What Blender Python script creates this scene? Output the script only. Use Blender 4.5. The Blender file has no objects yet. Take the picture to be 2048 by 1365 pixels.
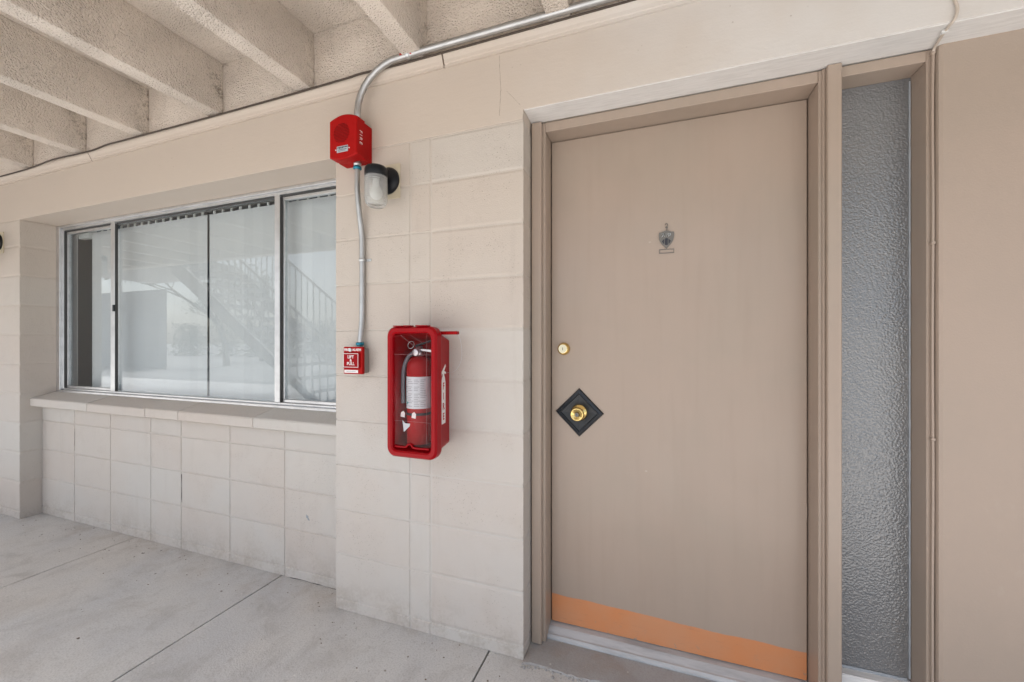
import bpy, bmesh, math, random
from mathutils import Vector, Matrix, noise

random.seed(7)
SC = bpy.context.scene
COL = SC.collection
R = math.radians

# ------------------------------------------------------------------ camera
cam_d = bpy.data.cameras.new('camera')
cam = bpy.data.objects.new('camera', cam_d)
COL.objects.link(cam)
cam.location = (0.0, -1.447, 1.2157)
cam.rotation_euler = (R(90), 0, R(19.528))
cam_d.sensor_fit = 'HORIZONTAL'
cam_d.sensor_width = 36.0
cam_d.lens = 13.992
cam_d.shift_y = 0.0014
cam_d.clip_start = 0.02
cam_d.clip_end = 2000
SC.camera = cam

# ------------------------------------------------------------------ sky, sun, exposure
SUN_EL, SUN_AZ = 57.0, 224.0       # azimuth: degrees clockwise from +Y
world = bpy.data.worlds.new('World')
SC.world = world
world.use_nodes = True
wn, wl = world.node_tree.nodes, world.node_tree.links
bg = wn['Background']
sky = wn.new('ShaderNodeTexSky')
sky.sky_type = 'NISHITA'
sky.sun_disc = False
sky.sun_elevation = R(SUN_EL)
sky.sun_rotation = R(SUN_AZ)
sky.air_density = 1.0
sky.dust_density = 3.0
sky.ozone_density = 1.0
hs = wn.new('ShaderNodeHueSaturation')
hs.inputs['Saturation'].default_value = 0.62
wl.new(sky.outputs[0], hs.inputs['Color'])
wl.new(hs.outputs[0], bg.inputs['Color'])
bg.inputs['Strength'].default_value = 0.15
sun_d = bpy.data.lights.new('sun', 'SUN')
sun_d.energy = 5.0
sun_d.angle = R(10)
sun_d.color = (1.0, 0.975, 0.94)
sun = bpy.data.objects.new('sun', sun_d)
COL.objects.link(sun)
az = R(SUN_AZ)
sdir = Vector((math.sin(az) * math.cos(R(SUN_EL)), math.cos(az) * math.cos(R(SUN_EL)), math.sin(R(SUN_EL))))
sun.rotation_euler = sdir.to_track_quat('Z', 'Y').to_euler()
SC.view_settings.view_transform = 'Standard'
SC.view_settings.look = 'None'
SC.view_settings.exposure = 1.06
SC.view_settings.gamma = 1.0
SC.view_settings.use_curve_mapping = False
SC.render.engine = 'CYCLES'
SC.cycles.max_bounces = 8
SC.cycles.diffuse_bounces = 5
SC.cycles.transparent_max_bounces = 12
SC.cycles.use_denoising = True

# ------------------------------------------------------------------ materials
MATS = {}


class NT:
    """small node-tree helper"""
    def __init__(self, name):
        self.m = bpy.data.materials.new(name)
        self.m.use_nodes = True
        self.n = self.m.node_tree.nodes
        self.l = self.m.node_tree.links
        self.b = self.n['Principled BSDF']
        self.out = self.n['Material Output']
        geo = self.n.new('ShaderNodeNewGeometry')
        self.pos = geo.outputs['Position']
        MATS[name] = self.m

    def val(self, sock, v):
        if hasattr(v, 'node'):
            self.l.new(v, sock)
        else:
            sock.default_value = v

    def scaled(self, s):
        n = self.n.new('ShaderNodeVectorMath'); n.operation = 'MULTIPLY'
        self.l.new(self.pos, n.inputs[0]); n.inputs[1].default_value = s
        return n.outputs[0]

    def noise(self, scale, detail=4.0, rough=0.55, vec=None, dist=0.0):
        n = self.n.new('ShaderNodeTexNoise')
        n.inputs['Scale'].default_value = scale
        n.inputs['Detail'].default_value = detail
        n.inputs['Roughness'].default_value = rough
        n.inputs['Distortion'].default_value = dist
        self.l.new(vec if vec is not None else self.pos, n.inputs['Vector'])
        return n.outputs['Fac']

    def voro(self, scale, vec=None, feature='F1', rand=1.0):
        n = self.n.new('ShaderNodeTexVoronoi')
        n.feature = feature
        n.inputs['Scale'].default_value = scale
        n.inputs['Randomness'].default_value = rand
        self.l.new(vec if vec is not None else self.pos, n.inputs['Vector'])
        return n.outputs['Distance']

    def ramp(self, fac, a, b, smooth=True):
        n = self.n.new('ShaderNodeMapRange')
        n.interpolation_type = 'SMOOTHSTEP' if smooth else 'LINEAR'
        self.l.new(fac, n.inputs['Value'])
        n.inputs['From Min'].default_value = a
        n.inputs['From Max'].default_value = b
        return n.outputs['Result']

    def math(self, op, a, b=0.0):
        n = self.n.new('ShaderNodeMath'); n.operation = op
        self.val(n.inputs[0], a); self.val(n.inputs[1], b)
        return n.outputs[0]

    def mix(self, fac, a, b, kind='MIX'):
        n = self.n.new('ShaderNodeMix'); n.data_type = 'RGBA'; n.blend_type = kind
        self.val(n.inputs[0], fac)
        for s, v in ((n.inputs[6], a), (n.inputs[7], b)):
            if hasattr(v, 'node'):
                self.l.new(v, s)
            else:
                s.default_value = (*v, 1.0)
        return n.outputs[2]

    def xyz(self):
        n = self.n.new('ShaderNodeSeparateXYZ'); self.l.new(self.pos, n.inputs[0])
        return n.outputs

    def rnd(self):
        n = self.n.new('ShaderNodeObjectInfo')
        return n.outputs['Random']

    def color(self, c):
        self.val(self.b.inputs['Base Color'], (*c, 1.0) if isinstance(c, tuple) else c)
        return self

    def set(self, **k):
        for a, v in k.items():
            self.val(self.b.inputs[a.replace('_', ' ')], v)
        return self

    def bump(self, h, strength=0.3, dist=0.002, normal=None):
        n = self.n.new('ShaderNodeBump')
        n.inputs['Strength'].default_value = strength
        n.inputs['Distance'].default_value = dist
        self.l.new(h, n.inputs['Height'])
        if normal is not None:
            self.l.new(normal, n.inputs['Normal'])
        self.l.new(n.outputs[0], self.b.inputs['Normal'])
        return n.outputs[0]


def simple(name, c, rough=0.5, metal=0.0, **k):
    t = NT(name)
    t.color(c).set(Roughness=rough, Metallic=metal)
    t.set(**k)
    return t


TAN = (0.535, 0.47, 0.405)
GREY = (0.52, 0.494, 0.462)


def block_paint():
    t = NT('block_paint')
    big = t.ramp(t.noise(2.2, 3), 0.35, 0.65)
    z = t.ramp(t.xyz()[2], 0.3, 1.9)
    base = t.mix(z, GREY, TAN)                       # bounce light painted in: cool grey near the floor, warm tan above
    base = t.mix(t.math('MULTIPLY', big, 0.35), base, (0.53, 0.455, 0.395))
    base = t.mix(t.math('MULTIPLY', t.ramp(t.rnd(), 0.5, 1.0, False), 0.30), base, (0.545, 0.545, 0.52))
    base = t.mix(t.math('MULTIPLY', t.ramp(t.rnd(), 0.5, 0.0, False), 0.25), base, (0.50, 0.425, 0.375))
    base = t.mix(t.math('MULTIPLY', t.ramp(t.noise(9, 5), 0.5, 0.75), 0.14), base, (0.40, 0.34, 0.29))
    pits = t.ramp(t.voro(105), 0.20, 0.07)
    pmask = t.ramp(t.noise(4.5, 4), 0.46, 0.62)
    pf = t.math('MULTIPLY', pits, pmask)
    base = t.mix(t.math('MULTIPLY', pf, 0.6), base, (0.20, 0.17, 0.14))
    sc = t.ramp(t.noise(6.0, 6, 0.7, t.scaled((1.0, 1.0, 4.0))), 0.70, 0.80)
    base = t.mix(t.math('MULTIPLY', sc, 0.3), base, (0.30, 0.26, 0.22))
    gr = t.math('MULTIPLY', t.ramp(t.xyz()[2], 0.22, 0.0), t.ramp(t.math('ADD', t.noise(7, 6, 0.7), t.math('MULTIPLY', t.noise(80, 3), 0.4)), 0.62, 0.88))
    base = t.mix(t.math('MULTIPLY', gr, 0.45), base, (0.30, 0.25, 0.20))
    drip = t.ramp(t.noise(11, 4, 0.6, t.scaled((1.0, 1.0, 0.10))), 0.60, 0.72)
    base = t.mix(t.math('MULTIPLY', drip, 0.12), base, (0.36, 0.31, 0.27))
    t.color(base).set(Roughness=0.62)
    h = t.math('ADD', t.noise(210, 3), t.math('MULTIPLY', t.noise(45, 4), 0.8))
    h = t.math('SUBTRACT', h, t.math('MULTIPLY', pf, 1.6))
    t.bump(h, 0.62, 0.0026)


def plaster_paint():
    t = NT('plaster_paint')
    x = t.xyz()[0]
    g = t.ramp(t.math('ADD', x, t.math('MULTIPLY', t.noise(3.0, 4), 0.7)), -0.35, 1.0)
    base = t.mix(g, (0.545, 0.47, 0.40), (0.62, 0.60, 0.575))       # paler and greyer towards the right end
    base = t.mix(t.math('MULTIPLY', t.ramp(t.noise(5, 5), 0.4, 0.7), 0.25), base, (0.54, 0.475, 0.41))
    spots = t.math('MULTIPLY', t.ramp(t.voro(30), 0.10, 0.04), t.ramp(t.noise(7, 2), 0.55, 0.65))
    base = t.mix(t.math('MULTIPLY', spots, 0.5), base, (0.25, 0.2, 0.16))
    t.color(base).set(Roughness=0.6)
    h = t.math('ADD', t.noise(130, 3), t.math('MULTIPLY', t.noise(18, 4, 0.6, t.scaled((1, 1, 3))), 2.0))
    t.bump(h, 0.22, 0.002)


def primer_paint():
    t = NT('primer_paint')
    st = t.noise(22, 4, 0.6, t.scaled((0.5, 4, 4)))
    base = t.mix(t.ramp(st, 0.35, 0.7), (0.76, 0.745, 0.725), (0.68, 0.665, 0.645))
    t.color(base).set(Roughness=0.6)
    t.bump(st, 0.4, 0.003)


def popcorn():
    t = NT('popcorn_stucco')
    base = t.mix(t.ramp(t.noise(2.5, 4), 0.35, 0.7), (0.80, 0.715, 0.63), (0.75, 0.665, 0.58))
    v = t.voro(120)
    n = t.noise(105, 5, 0.65, None, 0.6)
    specks = t.math('MULTIPLY', t.ramp(v, 0.28, 0.10), t.ramp(t.noise(40, 2), 0.46, 0.56))
    base = t.mix(t.math('MULTIPLY', specks, 0.5), base, (0.20, 0.155, 0.12))
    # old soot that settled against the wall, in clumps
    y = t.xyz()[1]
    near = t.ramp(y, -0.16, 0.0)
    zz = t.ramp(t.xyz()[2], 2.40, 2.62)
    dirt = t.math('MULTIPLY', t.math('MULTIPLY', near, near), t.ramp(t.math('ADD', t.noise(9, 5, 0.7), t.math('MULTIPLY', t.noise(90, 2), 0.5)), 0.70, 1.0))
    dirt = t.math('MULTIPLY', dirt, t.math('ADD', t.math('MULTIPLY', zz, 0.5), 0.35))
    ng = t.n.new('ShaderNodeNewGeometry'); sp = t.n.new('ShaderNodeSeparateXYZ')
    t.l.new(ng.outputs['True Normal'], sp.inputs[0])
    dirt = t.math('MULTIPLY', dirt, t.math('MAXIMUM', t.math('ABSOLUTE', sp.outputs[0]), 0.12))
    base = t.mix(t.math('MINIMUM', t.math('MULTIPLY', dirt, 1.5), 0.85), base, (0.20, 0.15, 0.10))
    t.color(base).set(Roughness=0.9)
    lump = t.math('ADD', t.math('MULTIPLY', t.ramp(t.noise(3.0, 4), 0.3, 0.7), 1.0), 0.5)
    h = t.math('MULTIPLY', t.math('ADD', t.math('MULTIPLY', n, 1.6), t.math('MULTIPLY', t.ramp(v, 0.0, 0.6), 0.7)), lump)
    t.bump(h, 0.80, 0.011)


def concrete(name, a, b, warm, seed=0.0):
    t = NT(name)
    n1 = t.ramp(t.noise(1.4, 5, 0.6), 0.36, 0.66)
    base = t.mix(n1, a, b)
    base = t.mix(t.math('MULTIPLY', t.ramp(t.noise(0.8, 3), 0.42, 0.62), 0.7), base, warm)
    tr = t.noise(6, 7, 0.72, t.scaled((1.15, 0.9, 1)), 0.5)
    base = t.mix(t.math('MULTIPLY', t.ramp(tr, 0.47, 0.75), 0.42), base, (0.27, 0.25, 0.23))
    base = t.mix(t.math('MULTIPLY', t.ramp(t.noise(2.1, 7, 0.7, None, 0.4), 0.50, 0.68), 0.30), base, (0.30, 0.27, 0.24))
    dirt = t.math('MULTIPLY', t.ramp(t.xyz()[1], -0.16, 0.10), t.ramp(t.noise(5, 6, 0.7), 0.45, 0.75))
    base = t.mix(t.math('MULTIPLY', dirt, 0.55), base, (0.30, 0.225, 0.165))
    base = t.mix(t.math('MULTIPLY', t.ramp(t.noise(26, 5, 0.7), 0.55, 0.75), 0.35), base, (0.24, 0.22, 0.2))
    base = t.mix(t.math('MULTIPLY', t.ramp(t.noise(150, 3), 0.42, 0.7), 0.32), base, (0.24, 0.23, 0.22))
    wh = t.math('MULTIPLY', t.ramp(t.voro(16), 0.085, 0.04), t.ramp(t.noise(3.7, 2), 0.46, 0.52))
    base = t.mix(t.math('MULTIPLY', wh, 0.6), base, (0.7, 0.68, 0.65))
    bl = t.math('MULTIPLY', t.ramp(t.voro(7.3), 0.05, 0.03), t.ramp(t.noise(4.9, 2), 0.5, 0.56))
    base = t.mix(t.math('MULTIPLY', bl, 0.8), base, (0.07, 0.06, 0.05))
    t.color(base).set(Roughness=t.math('ADD', t.math('MULTIPLY', n1, 0.2), 0.55))
    h = t.math('ADD', t.noise(160, 3), t.math('MULTIPLY', tr, 1.2))
    t.bump(h, 0.4, 0.0025)


def door_paint(name, band):
    t = NT(name)
    base = t.mix(t.ramp(t.noise(1.7, 4, 0.6, None, 0.5), 0.35, 0.7), (0.380, 0.298, 0.240), (0.358, 0.290, 0.234))
    streak = t.noise(30, 4, 0.6, t.scaled((1.0, 1.0, 0.06)))
    base = t.mix(t.math('MULTIPLY', t.ramp(streak, 0.45, 0.75), 0.18), base, (0.31, 0.24, 0.19))
    if band:
        grime = t.ramp(t.noise(2.3, 4, 0.55, t.scaled((1.3, 1, 0.5))), 0.40, 0.80)
        base = t.mix(t.math('MULTIPLY', grime, 0.26), base, (0.27, 0.20, 0.155))
        lite = t.ramp(t.noise(16, 5, 0.75, t.scaled((1.0, 1, 0.35))), 0.72, 0.80)
        base = t.mix(t.math('MULTIPLY', lite, 0.15), base, (0.50, 0.42, 0.36))
        o = t.xyz()
        scr = t.math('MULTIPLY', t.ramp(t.voro(3.6, t.scaled((1, 1, 1.6))), 0.03, 0.012), 0.6)
        base = t.mix(scr, base, (0.55, 0.47, 0.40))
        spot = t.math('MULTIPLY', t.ramp(t.voro(4.4), 0.022, 0.012), 0.8)
        base = t.mix(spot, base, (0.1, 0.07, 0.05))
        edge = t.math('ADD', t.math('MULTIPLY', o[0], -0.022), 0.146)
        wob = t.math('MULTIPLY', t.math('SUBTRACT', t.noise(2.4, 2, 0.5, t.scaled((1, 0, 0))), 0.5), 0.05)
        edge = t.math('ADD', edge, t.math('ADD', wob, t.math('MULTIPLY', t.math('SUBTRACT', t.noise(25, 4, 0.7, t.scaled((1, 0, 0))), 0.5), 0.006)))
        d = t.math('SUBTRACT', o[2], edge)
        f = t.ramp(d, 0.0015, -0.0015)
        oc = t.mix(t.ramp(t.noise(5, 4), 0.35, 0.7), (0.60, 0.235, 0.095), (0.565, 0.26, 0.13))
        chips = t.math('MULTIPLY', t.ramp(t.noise(28, 4, 0.7), 0.60, 0.64), t.ramp(o[2], 0.10, 0.03))
        oc = t.mix(t.math('MULTIPLY', t.ramp(t.noise(40, 5, 0.8, t.scaled((0.3, 1, 2))), 0.56, 0.70), 0.5), oc, (0.40, 0.19, 0.11))
        oc = t.mix(chips, oc, (0.33, 0.25, 0.2))
        base = t.mix(f, base, oc)
    t.color(base).set(Roughness=t.math('ADD', t.math('MULTIPLY', t.ramp(t.noise(2.6, 2, 0.5), 0.25, 0.75), 0.18), 0.28))
    h = t.math('ADD', streak, t.math('MULTIPLY', t.noise(150, 3), 0.5))
    h = t.math('ADD', h, t.math('MULTIPLY', t.noise(4.5, 3), 2.0))
    t.bump(h, 0.14 if band else 0.04, 0.0018)


def metal(name, c, rough, streak=0.0):
    t = NT(name)
    s = t.noise(14, 4, 0.6)
    t.color(t.mix(t.math('MULTIPLY', t.ramp(s, 0.4, 0.7), 0.35), c, tuple(v * 0.7 for v in c)))
    t.set(Metallic=1.0, Roughness=t.math('ADD', t.math('MULTIPLY', s, 0.15), rough))


def red_plastic(name, c, rough=0.3):
    t = NT(name)
    t.color(t.mix(t.math('MULTIPLY', t.ramp(t.noise(20, 4), 0.45, 0.75), 0.3), c, tuple(v * 0.75 for v in c)))
    t.set(Roughness=rough)
    t.b.inputs['Specular IOR Level'].default_value = 0.16
    t.bump(t.noise(300, 2), 0.06, 0.001)


def schlick(t, f0):
    lw = t.n.new('ShaderNodeLayerWeight'); lw.inputs['Blend'].default_value = 0.5
    p5 = t.math('POWER', lw.outputs['Facing'], 5.0)
    return t.math('ADD', t.math('MULTIPLY', p5, 1.0 - f0), f0)


def window_glass():
    t = NT('window_glass')
    gl = t.n.new('ShaderNodeBsdfGlossy'); gl.inputs['Roughness'].default_value = 0.0
    gl.inputs['Color'].default_value = (0.96, 0.98, 1.0, 1)
    tr = t.n.new('ShaderNodeBsdfTransparent'); tr.inputs['Color'].default_value = (0.93, 0.955, 0.96, 1)
    mx = t.n.new('ShaderNodeMixShader')
    t.l.new(schlick(t, 0.036), mx.inputs[0])
    t.l.new(tr.outputs[0], mx.inputs[1]); t.l.new(gl.outputs[0], mx.inputs[2])
    t.l.new(mx.outputs[0], t.out.inputs['Surface'])


def clear_plastic():
    t = NT('clear_acrylic')
    gl = t.n.new('ShaderNodeBsdfGlossy'); gl.inputs['Roughness'].default_value = 0.08
    tr = t.n.new('ShaderNodeBsdfTransparent'); tr.inputs['Color'].default_value = (0.97, 0.95, 0.95, 1)
    scr = t.ramp(t.noise(60, 4, 0.7, t.scaled((1, 1, 0.15))), 0.68, 0.8)
    mx = t.n.new('ShaderNodeMixShader')
    t.l.new(t.math('ADD', schlick(t, 0.009), t.math('MULTIPLY', scr, 0.035)), mx.inputs[0])
    t.l.new(tr.outputs[0], mx.inputs[1]); t.l.new(gl.outputs[0], mx.inputs[2])
    t.l.new(mx.outputs[0], t.out.inputs['Surface'])


def pattern_glass():
    t = NT('hammered_glass')
    h = t.math('ADD', t.voro(175, None, 'SMOOTH_F1'), t.math('MULTIPLY', t.noise(260, 2), 0.4))
    bp = t.n.new('ShaderNodeBump'); bp.inputs['Strength'].default_value = 0.6; bp.inputs['Distance'].default_value = 0.0036
    t.l.new(h, bp.inputs['Height'])
    df = t.n.new('ShaderNodeBsdfDiffuse')
    t.l.new(t.mix(t.ramp(t.noise(2.2, 3), 0.3, 0.7), (0.132, 0.137, 0.145), (0.160, 0.160, 0.160)), df.inputs['Color'])
    gl = t.n.new('ShaderNodeBsdfGlossy'); gl.inputs['Roughness'].default_value = 0.07
    gl.inputs['Color'].default_value = (0.98, 0.98, 0.98, 1)
    t.l.new(bp.outputs[0], gl.inputs['Normal'])
    mx = t.n.new('ShaderNodeMixShader'); mx.inputs[0].default_value = 0.125
    t.l.new(df.outputs[0], mx.inputs[1]); t.l.new(gl.outputs[0], mx.inputs[2])
    t.l.new(mx.outputs[0], t.out.inputs['Surface'])


def ribbed_glass():
    t = NT('jar_glass')
    t.color((0.95, 0.96, 0.95)).set(Roughness=0.13, IOR=1.3)
    t.b.inputs['Transmission Weight'].default_value = 0.82
    t.b.inputs['Subsurface Weight'].default_value = 0.0


block_paint(); plaster_paint(); primer_paint(); popcorn()
concrete('walk_concrete', (0.57, 0.565, 0.55), (0.515, 0.52, 0.525), (0.585, 0.55, 0.505))
concrete('step_concrete', (0.37, 0.37, 0.375), (0.32, 0.32, 0.325), (0.38, 0.375, 0.365))
concrete('yard_concrete', (0.60, 0.585, 0.56), (0.55, 0.54, 0.525), (0.60, 0.57, 0.53))
concrete('asphalt', (0.17, 0.17, 0.17), (0.14, 0.14, 0.14), (0.17, 0.165, 0.155))
door_paint('door_paint', True); door_paint('frame_paint', False)
window_glass(); clear_plastic(); pattern_glass(); ribbed_glass()
metal('aluminium', (0.72, 0.73, 0.74), 0.32)
t_ = NT('worn_aluminium')
t_.color(t_.mix(t_.ramp(t_.noise(9, 5, 0.7, t_.scaled((0.4, 3, 1))), 0.35, 0.7), (0.50, 0.515, 0.53), (0.34, 0.355, 0.37))).set(Metallic=0.0, Roughness=0.4)
metal('steel_conduit', (0.52, 0.525, 0.525), 0.38)
metal('galvanised', (0.62, 0.64, 0.65), 0.35)
metal('satin_nickel', (0.60, 0.56, 0.42), 0.32)
metal('brass', (0.83, 0.62, 0.24), 0.14)
simple('pewter', (0.17, 0.16, 0.145), 0.45, 0.4)
red_plastic('alarm_red', (0.36, 0.003, 0.003), 0.55)
red_plastic('grille_red', (0.20, 0.002, 0.002), 0.6)
red_plastic('cabinet_red', (0.30, 0.002, 0.006), 0.28)
red_plastic('extinguisher_red', (0.32, 0.004, 0.006), 0.25)
simple('gap_dark', (0.035, 0.03, 0.027), 0.9)
simple('hairline', (0.30, 0.245, 0.20), 0.8)
simple('gasket_and_shade', (0.05, 0.05, 0.05), 0.5)
simple('black_metal', (0.008, 0.009, 0.012), 0.34, Specular_IOR_Level=0.3)
simple('black_plastic', (0.014, 0.017, 0.022), 0.34, Specular_IOR_Level=0.4)
simple('cable_dark', (0.06, 0.042, 0.03), 0.6)
simple('white_print', (0.78, 0.74, 0.73), 0.5)
simple('score_pink', (0.45, 0.22, 0.23), 0.4)
simple('print_grey', (0.30, 0.33, 0.36), 0.6)
simple('print_teal', (0.05, 0.35, 0.35), 0.5)
simple('paper', (0.60, 0.66, 0.69), 0.55)
simple('label_silver', (0.5, 0.56, 0.62), 0.35, 0.3)
simple('red_print', (0.42, 0.02, 0.02), 0.5)
simple('print_black', (0.03, 0.03, 0.04), 0.5)
simple('box_grey', (0.27, 0.26, 0.245), 0.5)
simple('plate_cream', (0.56, 0.49, 0.36), 0.55)
simple('ring_blue', (0.02, 0.22, 0.32), 0.3, 0.5)
simple('hose_grey', (0.14, 0.14, 0.16), 0.4)
simple('bulb_white', (0.85, 0.84, 0.80), 0.35)
simple('room_wall', (0.22, 0.26, 0.32), 0.8)
simple('white_paint', (0.72, 0.72, 0.70), 0.5)
simple('painted_wire', (0.56, 0.49, 0.42), 0.5)
simple('bead_grey', (0.36, 0.39, 0.42), 0.6)
t_ = NT('panel_paint')
t_.color(t_.mix(t_.ramp(t_.noise(1.3, 4), 0.35, 0.7), (0.395, 0.31, 0.25), (0.368, 0.296, 0.24))).set(Roughness=0.5)
sc_ = t_.ramp(t_.noise(5.0, 6, 0.75, t_.scaled((1.0, 1.0, 0.6))), 0.62, 0.76)
t_.color(t_.mix(t_.math('MULTIPLY', sc_, 0.28), t_.mix(t_.ramp(t_.noise(1.3, 4), 0.35, 0.7), (0.395, 0.31, 0.25), (0.362, 0.292, 0.237)), (0.46, 0.39, 0.33)))
t_.bump(t_.math('ADD', t_.noise(170, 4), t_.math('MULTIPLY', t_.noise(6, 3), 2.0)), 0.28, 0.002)
simple('bark', (0.11, 0.085, 0.065), 0.9)
simple('stone_crumb', (0.34, 0.335, 0.325), 0.9)
t_ = NT('grit')
t_.color(t_.mix(t_.ramp(t_.noise(30, 1), 0.45, 0.55), (0.16, 0.125, 0.095), (0.52, 0.50, 0.47))).set(Roughness=0.9)
t_ = NT('vane_fabric')
t_.color(t_.mix(t_.math('MULTIPLY', t_.rnd(), 0.5), (0.67, 0.66, 0.66), (0.57, 0.565, 0.57))).set(Roughness=0.6)
t_.bump(t_.noise(200, 2, 0.5, t_.scaled((1, 1, 0.05))), 0.15, 0.001)
t_ = NT('leaf_green')
t_.color(t_.mix(t_.noise(1.5, 3), (0.04, 0.075, 0.03), (0.10, 0.13, 0.05))).set(Roughness=0.7)
t_ = NT('far_stucco')
t_.color(t_.mix(t_.noise(0.7, 4), (0.36, 0.34, 0.33), (0.30, 0.29, 0.29))).set(Roughness=0.85)
M = MATS

# ------------------------------------------------------------------ object helpers
WPOS = {}          # world position of every object's origin (nothing here is rotated at object level)


def tag(o, label=None, cat=None, group=None, kind=None):
    if label: o['label'] = label
    if cat: o['category'] = cat
    if group: o['group'] = group
    if kind: o['kind'] = kind
    return o


def put(o, origin, parent):
    COL.objects.link(o)
    origin = Vector(origin)
    WPOS[o] = origin
    if parent is not None:
        o.parent = parent
        o.location = origin - WPOS[parent]
    else:
        o.location = origin
    return o


def empty(name, loc, label=None, cat=None, group=None, kind=None, parent=None):
    o = bpy.data.objects.new(name, None)
    o.empty_display_size = 0.05
    put(o, loc, parent)
    return tag(o, label, cat, group, kind)


def mk(name, bm, mat, parent=None, smooth=False, origin=None):
    """link a bmesh given in world coordinates as one object, its origin at its base"""
    if smooth:
        for f in bm.faces: f.smooth = True
    if origin is None:
        xs = [v.co.x for v in bm.verts]; ys = [v.co.y for v in bm.verts]; zs = [v.co.z for v in bm.verts]
        origin = Vector(((min(xs) + max(xs)) / 2, (min(ys) + max(ys)) / 2, min(zs)))
    origin = Vector(origin)
    bmesh.ops.translate(bm, verts=bm.verts, vec=-origin)
    me = bpy.data.meshes.new(name)
    bm.to_mesh(me); bm.free()
    me.materials.append(M[mat])
    o = bpy.data.objects.new(name, me)
    return put(o, origin, parent)


def box(x0, x1, y0, y1, z0, z1, bev=0.0, seg=1, bm=None):
    b = bm or bmesh.new()
    nb = bmesh.new()
    bmesh.ops.create_cube(nb, size=1.0)
    for v in nb.verts:
        v.co = Vector(((x0 + x1) / 2 + v.co.x * (x1 - x0), (y0 + y1) / 2 + v.co.y * (y1 - y0), (z0 + z1) / 2 + v.co.z * (z1 - z0)))
    if bev > 0:
        bmesh.ops.bevel(nb, geom=nb.edges[:], offset=bev, segments=seg, affect='EDGES', profile=0.6)
    if bm is None:
        b.free(); return nb
    me = bpy.data.meshes.new('tmp'); nb.to_mesh(me); nb.free()
    b.from_mesh(me); bpy.data.meshes.remove(me)
    return b


def loft(loops, cap0=True, cap1=True, bm=None, closed=True):
    b = bm or bmesh.new()
    vs = [[b.verts.new(p) for p in lp] for lp in loops]
    n = len(loops[0])
    for i in range(len(vs) - 1):
        for k in range(n if closed else n - 1):
            k2 = (k + 1) % n
            b.faces.new((vs[i][k], vs[i][k2], vs[i + 1][k2], vs[i + 1][k]))
    if cap0: b.faces.new(vs[0][::-1])
    if cap1: b.faces.new(vs[-1])
    bmesh.ops.recalc_face_normals(b, faces=b.faces)
    return b


def prism(poly, fn, d0, d1, bm=None, bev=0.0):
    """polygon (a, b) extruded from depth d0 to d1; fn(a, b, d) -> xyz"""
    b = loft([[fn(a, c, d0) for a, c in poly], [fn(a, c, d1) for a, c in poly]], bm=bm)
    if bev > 0:
        bmesh.ops.bevel(b, geom=b.edges[:], offset=bev, segments=1, affect='EDGES')
    return b


XZ = lambda a, b, d: (a, d, b)
YZ = lambda a, b, d: (d, a, b)


def lathe(profile, origin, axis, n=32, bm=None, cap=True):
    """profile [(radius, distance along axis)]"""
    ax = Vector(axis).normalized()
    q = Vector((0, 0, 1)).rotation_difference(ax)
    loops = []
    for r, d in profile:
        loops.append([Vector(origin) + q @ Vector((r * math.cos(2 * math.pi * k / n), r * math.sin(2 * math.pi * k / n), d)) for k in range(n)])
    return loft(loops, cap, cap, bm)


def smooth_path(pts, per=8):
    pts = [Vector(p) for p in pts]
    out = []
    P = [pts[0]] + pts + [pts[-1]]
    for i in range(1, len(P) - 2):
        for k in range(per):
            t = k / per
            a, b, c, d = P[i - 1], P[i], P[i + 1], P[i + 2]
            out.append(0.5 * ((2 * b) + (-a + c) * t + (2 * a - 5 * b + 4 * c - d) * t * t + (-a + 3 * b - 3 * c + d) * t ** 3))
    out.append(pts[-1])
    return out


def tube(pts, r, n=10, bm=None):
    pts = [Vector(p) for p in pts]
    loops = []
    up = None
    for i, p in enumerate(pts):
        d = (pts[min(i + 1, len(pts) - 1)] - pts[max(i - 1, 0)]).normalized()
        if up is None:
            up = d.orthogonal().normalized()
        up = (up - d * up.dot(d)).normalized()
        s = d.cross(up)
        rr = r[i] if isinstance(r, (list, tuple)) else r
        loops.append([p + (up * math.cos(2 * math.pi * k / n) + s * math.sin(2 * math.pi * k / n)) * rr for k in range(n)])
    return loft(loops, bm=bm)


def rrect(x0, x1, z0, z1, r, y, n=6):
    out = []
    for cx, cz, a0 in ((x1 - r, z1 - r, 0), (x0 + r, z1 - r, 90), (x0 + r, z0 + r, 180), (x1 - r, z0 + r, 270)):
        for k in range(n + 1):
            a = R(a0 + 90 * k / n)
            out.append((cx + r * math.cos(a), y, cz + r * math.sin(a)))
    return out


def text(s, size, origin, right, up, thick=0.0006, align='CENTER', bm=None, bold=0.0):
    cu = bpy.data.curves.new('lettering', 'FONT')
    cu.body = s; cu.size = size; cu.align_x = align; cu.align_y = 'CENTER'
    cu.extrude = thick / 2; cu.resolution_u = 3; cu.offset = bold
    o = bpy.data.objects.new('lettering', cu); COL.objects.link(o)
    bpy.context.view_layer.update()
    me = bpy.data.meshes.new_from_object(o.evaluated_get(bpy.context.evaluated_depsgraph_get()))
    bpy.data.objects.remove(o); bpy.data.curves.remove(cu)
    b = bm or bmesh.new()
    nb = bmesh.new(); nb.from_mesh(me); bpy.data.meshes.remove(me)
    rt, u = Vector(right).normalized(), Vector(up).normalized()
    nn = rt.cross(u)
    for v in nb.verts:
        v.co = Vector(origin) + rt * v.co.x + u * v.co.y + nn * v.co.z
    if bm is None:
        b.free(); return nb
    me = bpy.data.meshes.new('tmp'); nb.to_mesh(me); nb.free(); b.from_mesh(me); bpy.data.meshes.remove(me)
    return b


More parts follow.
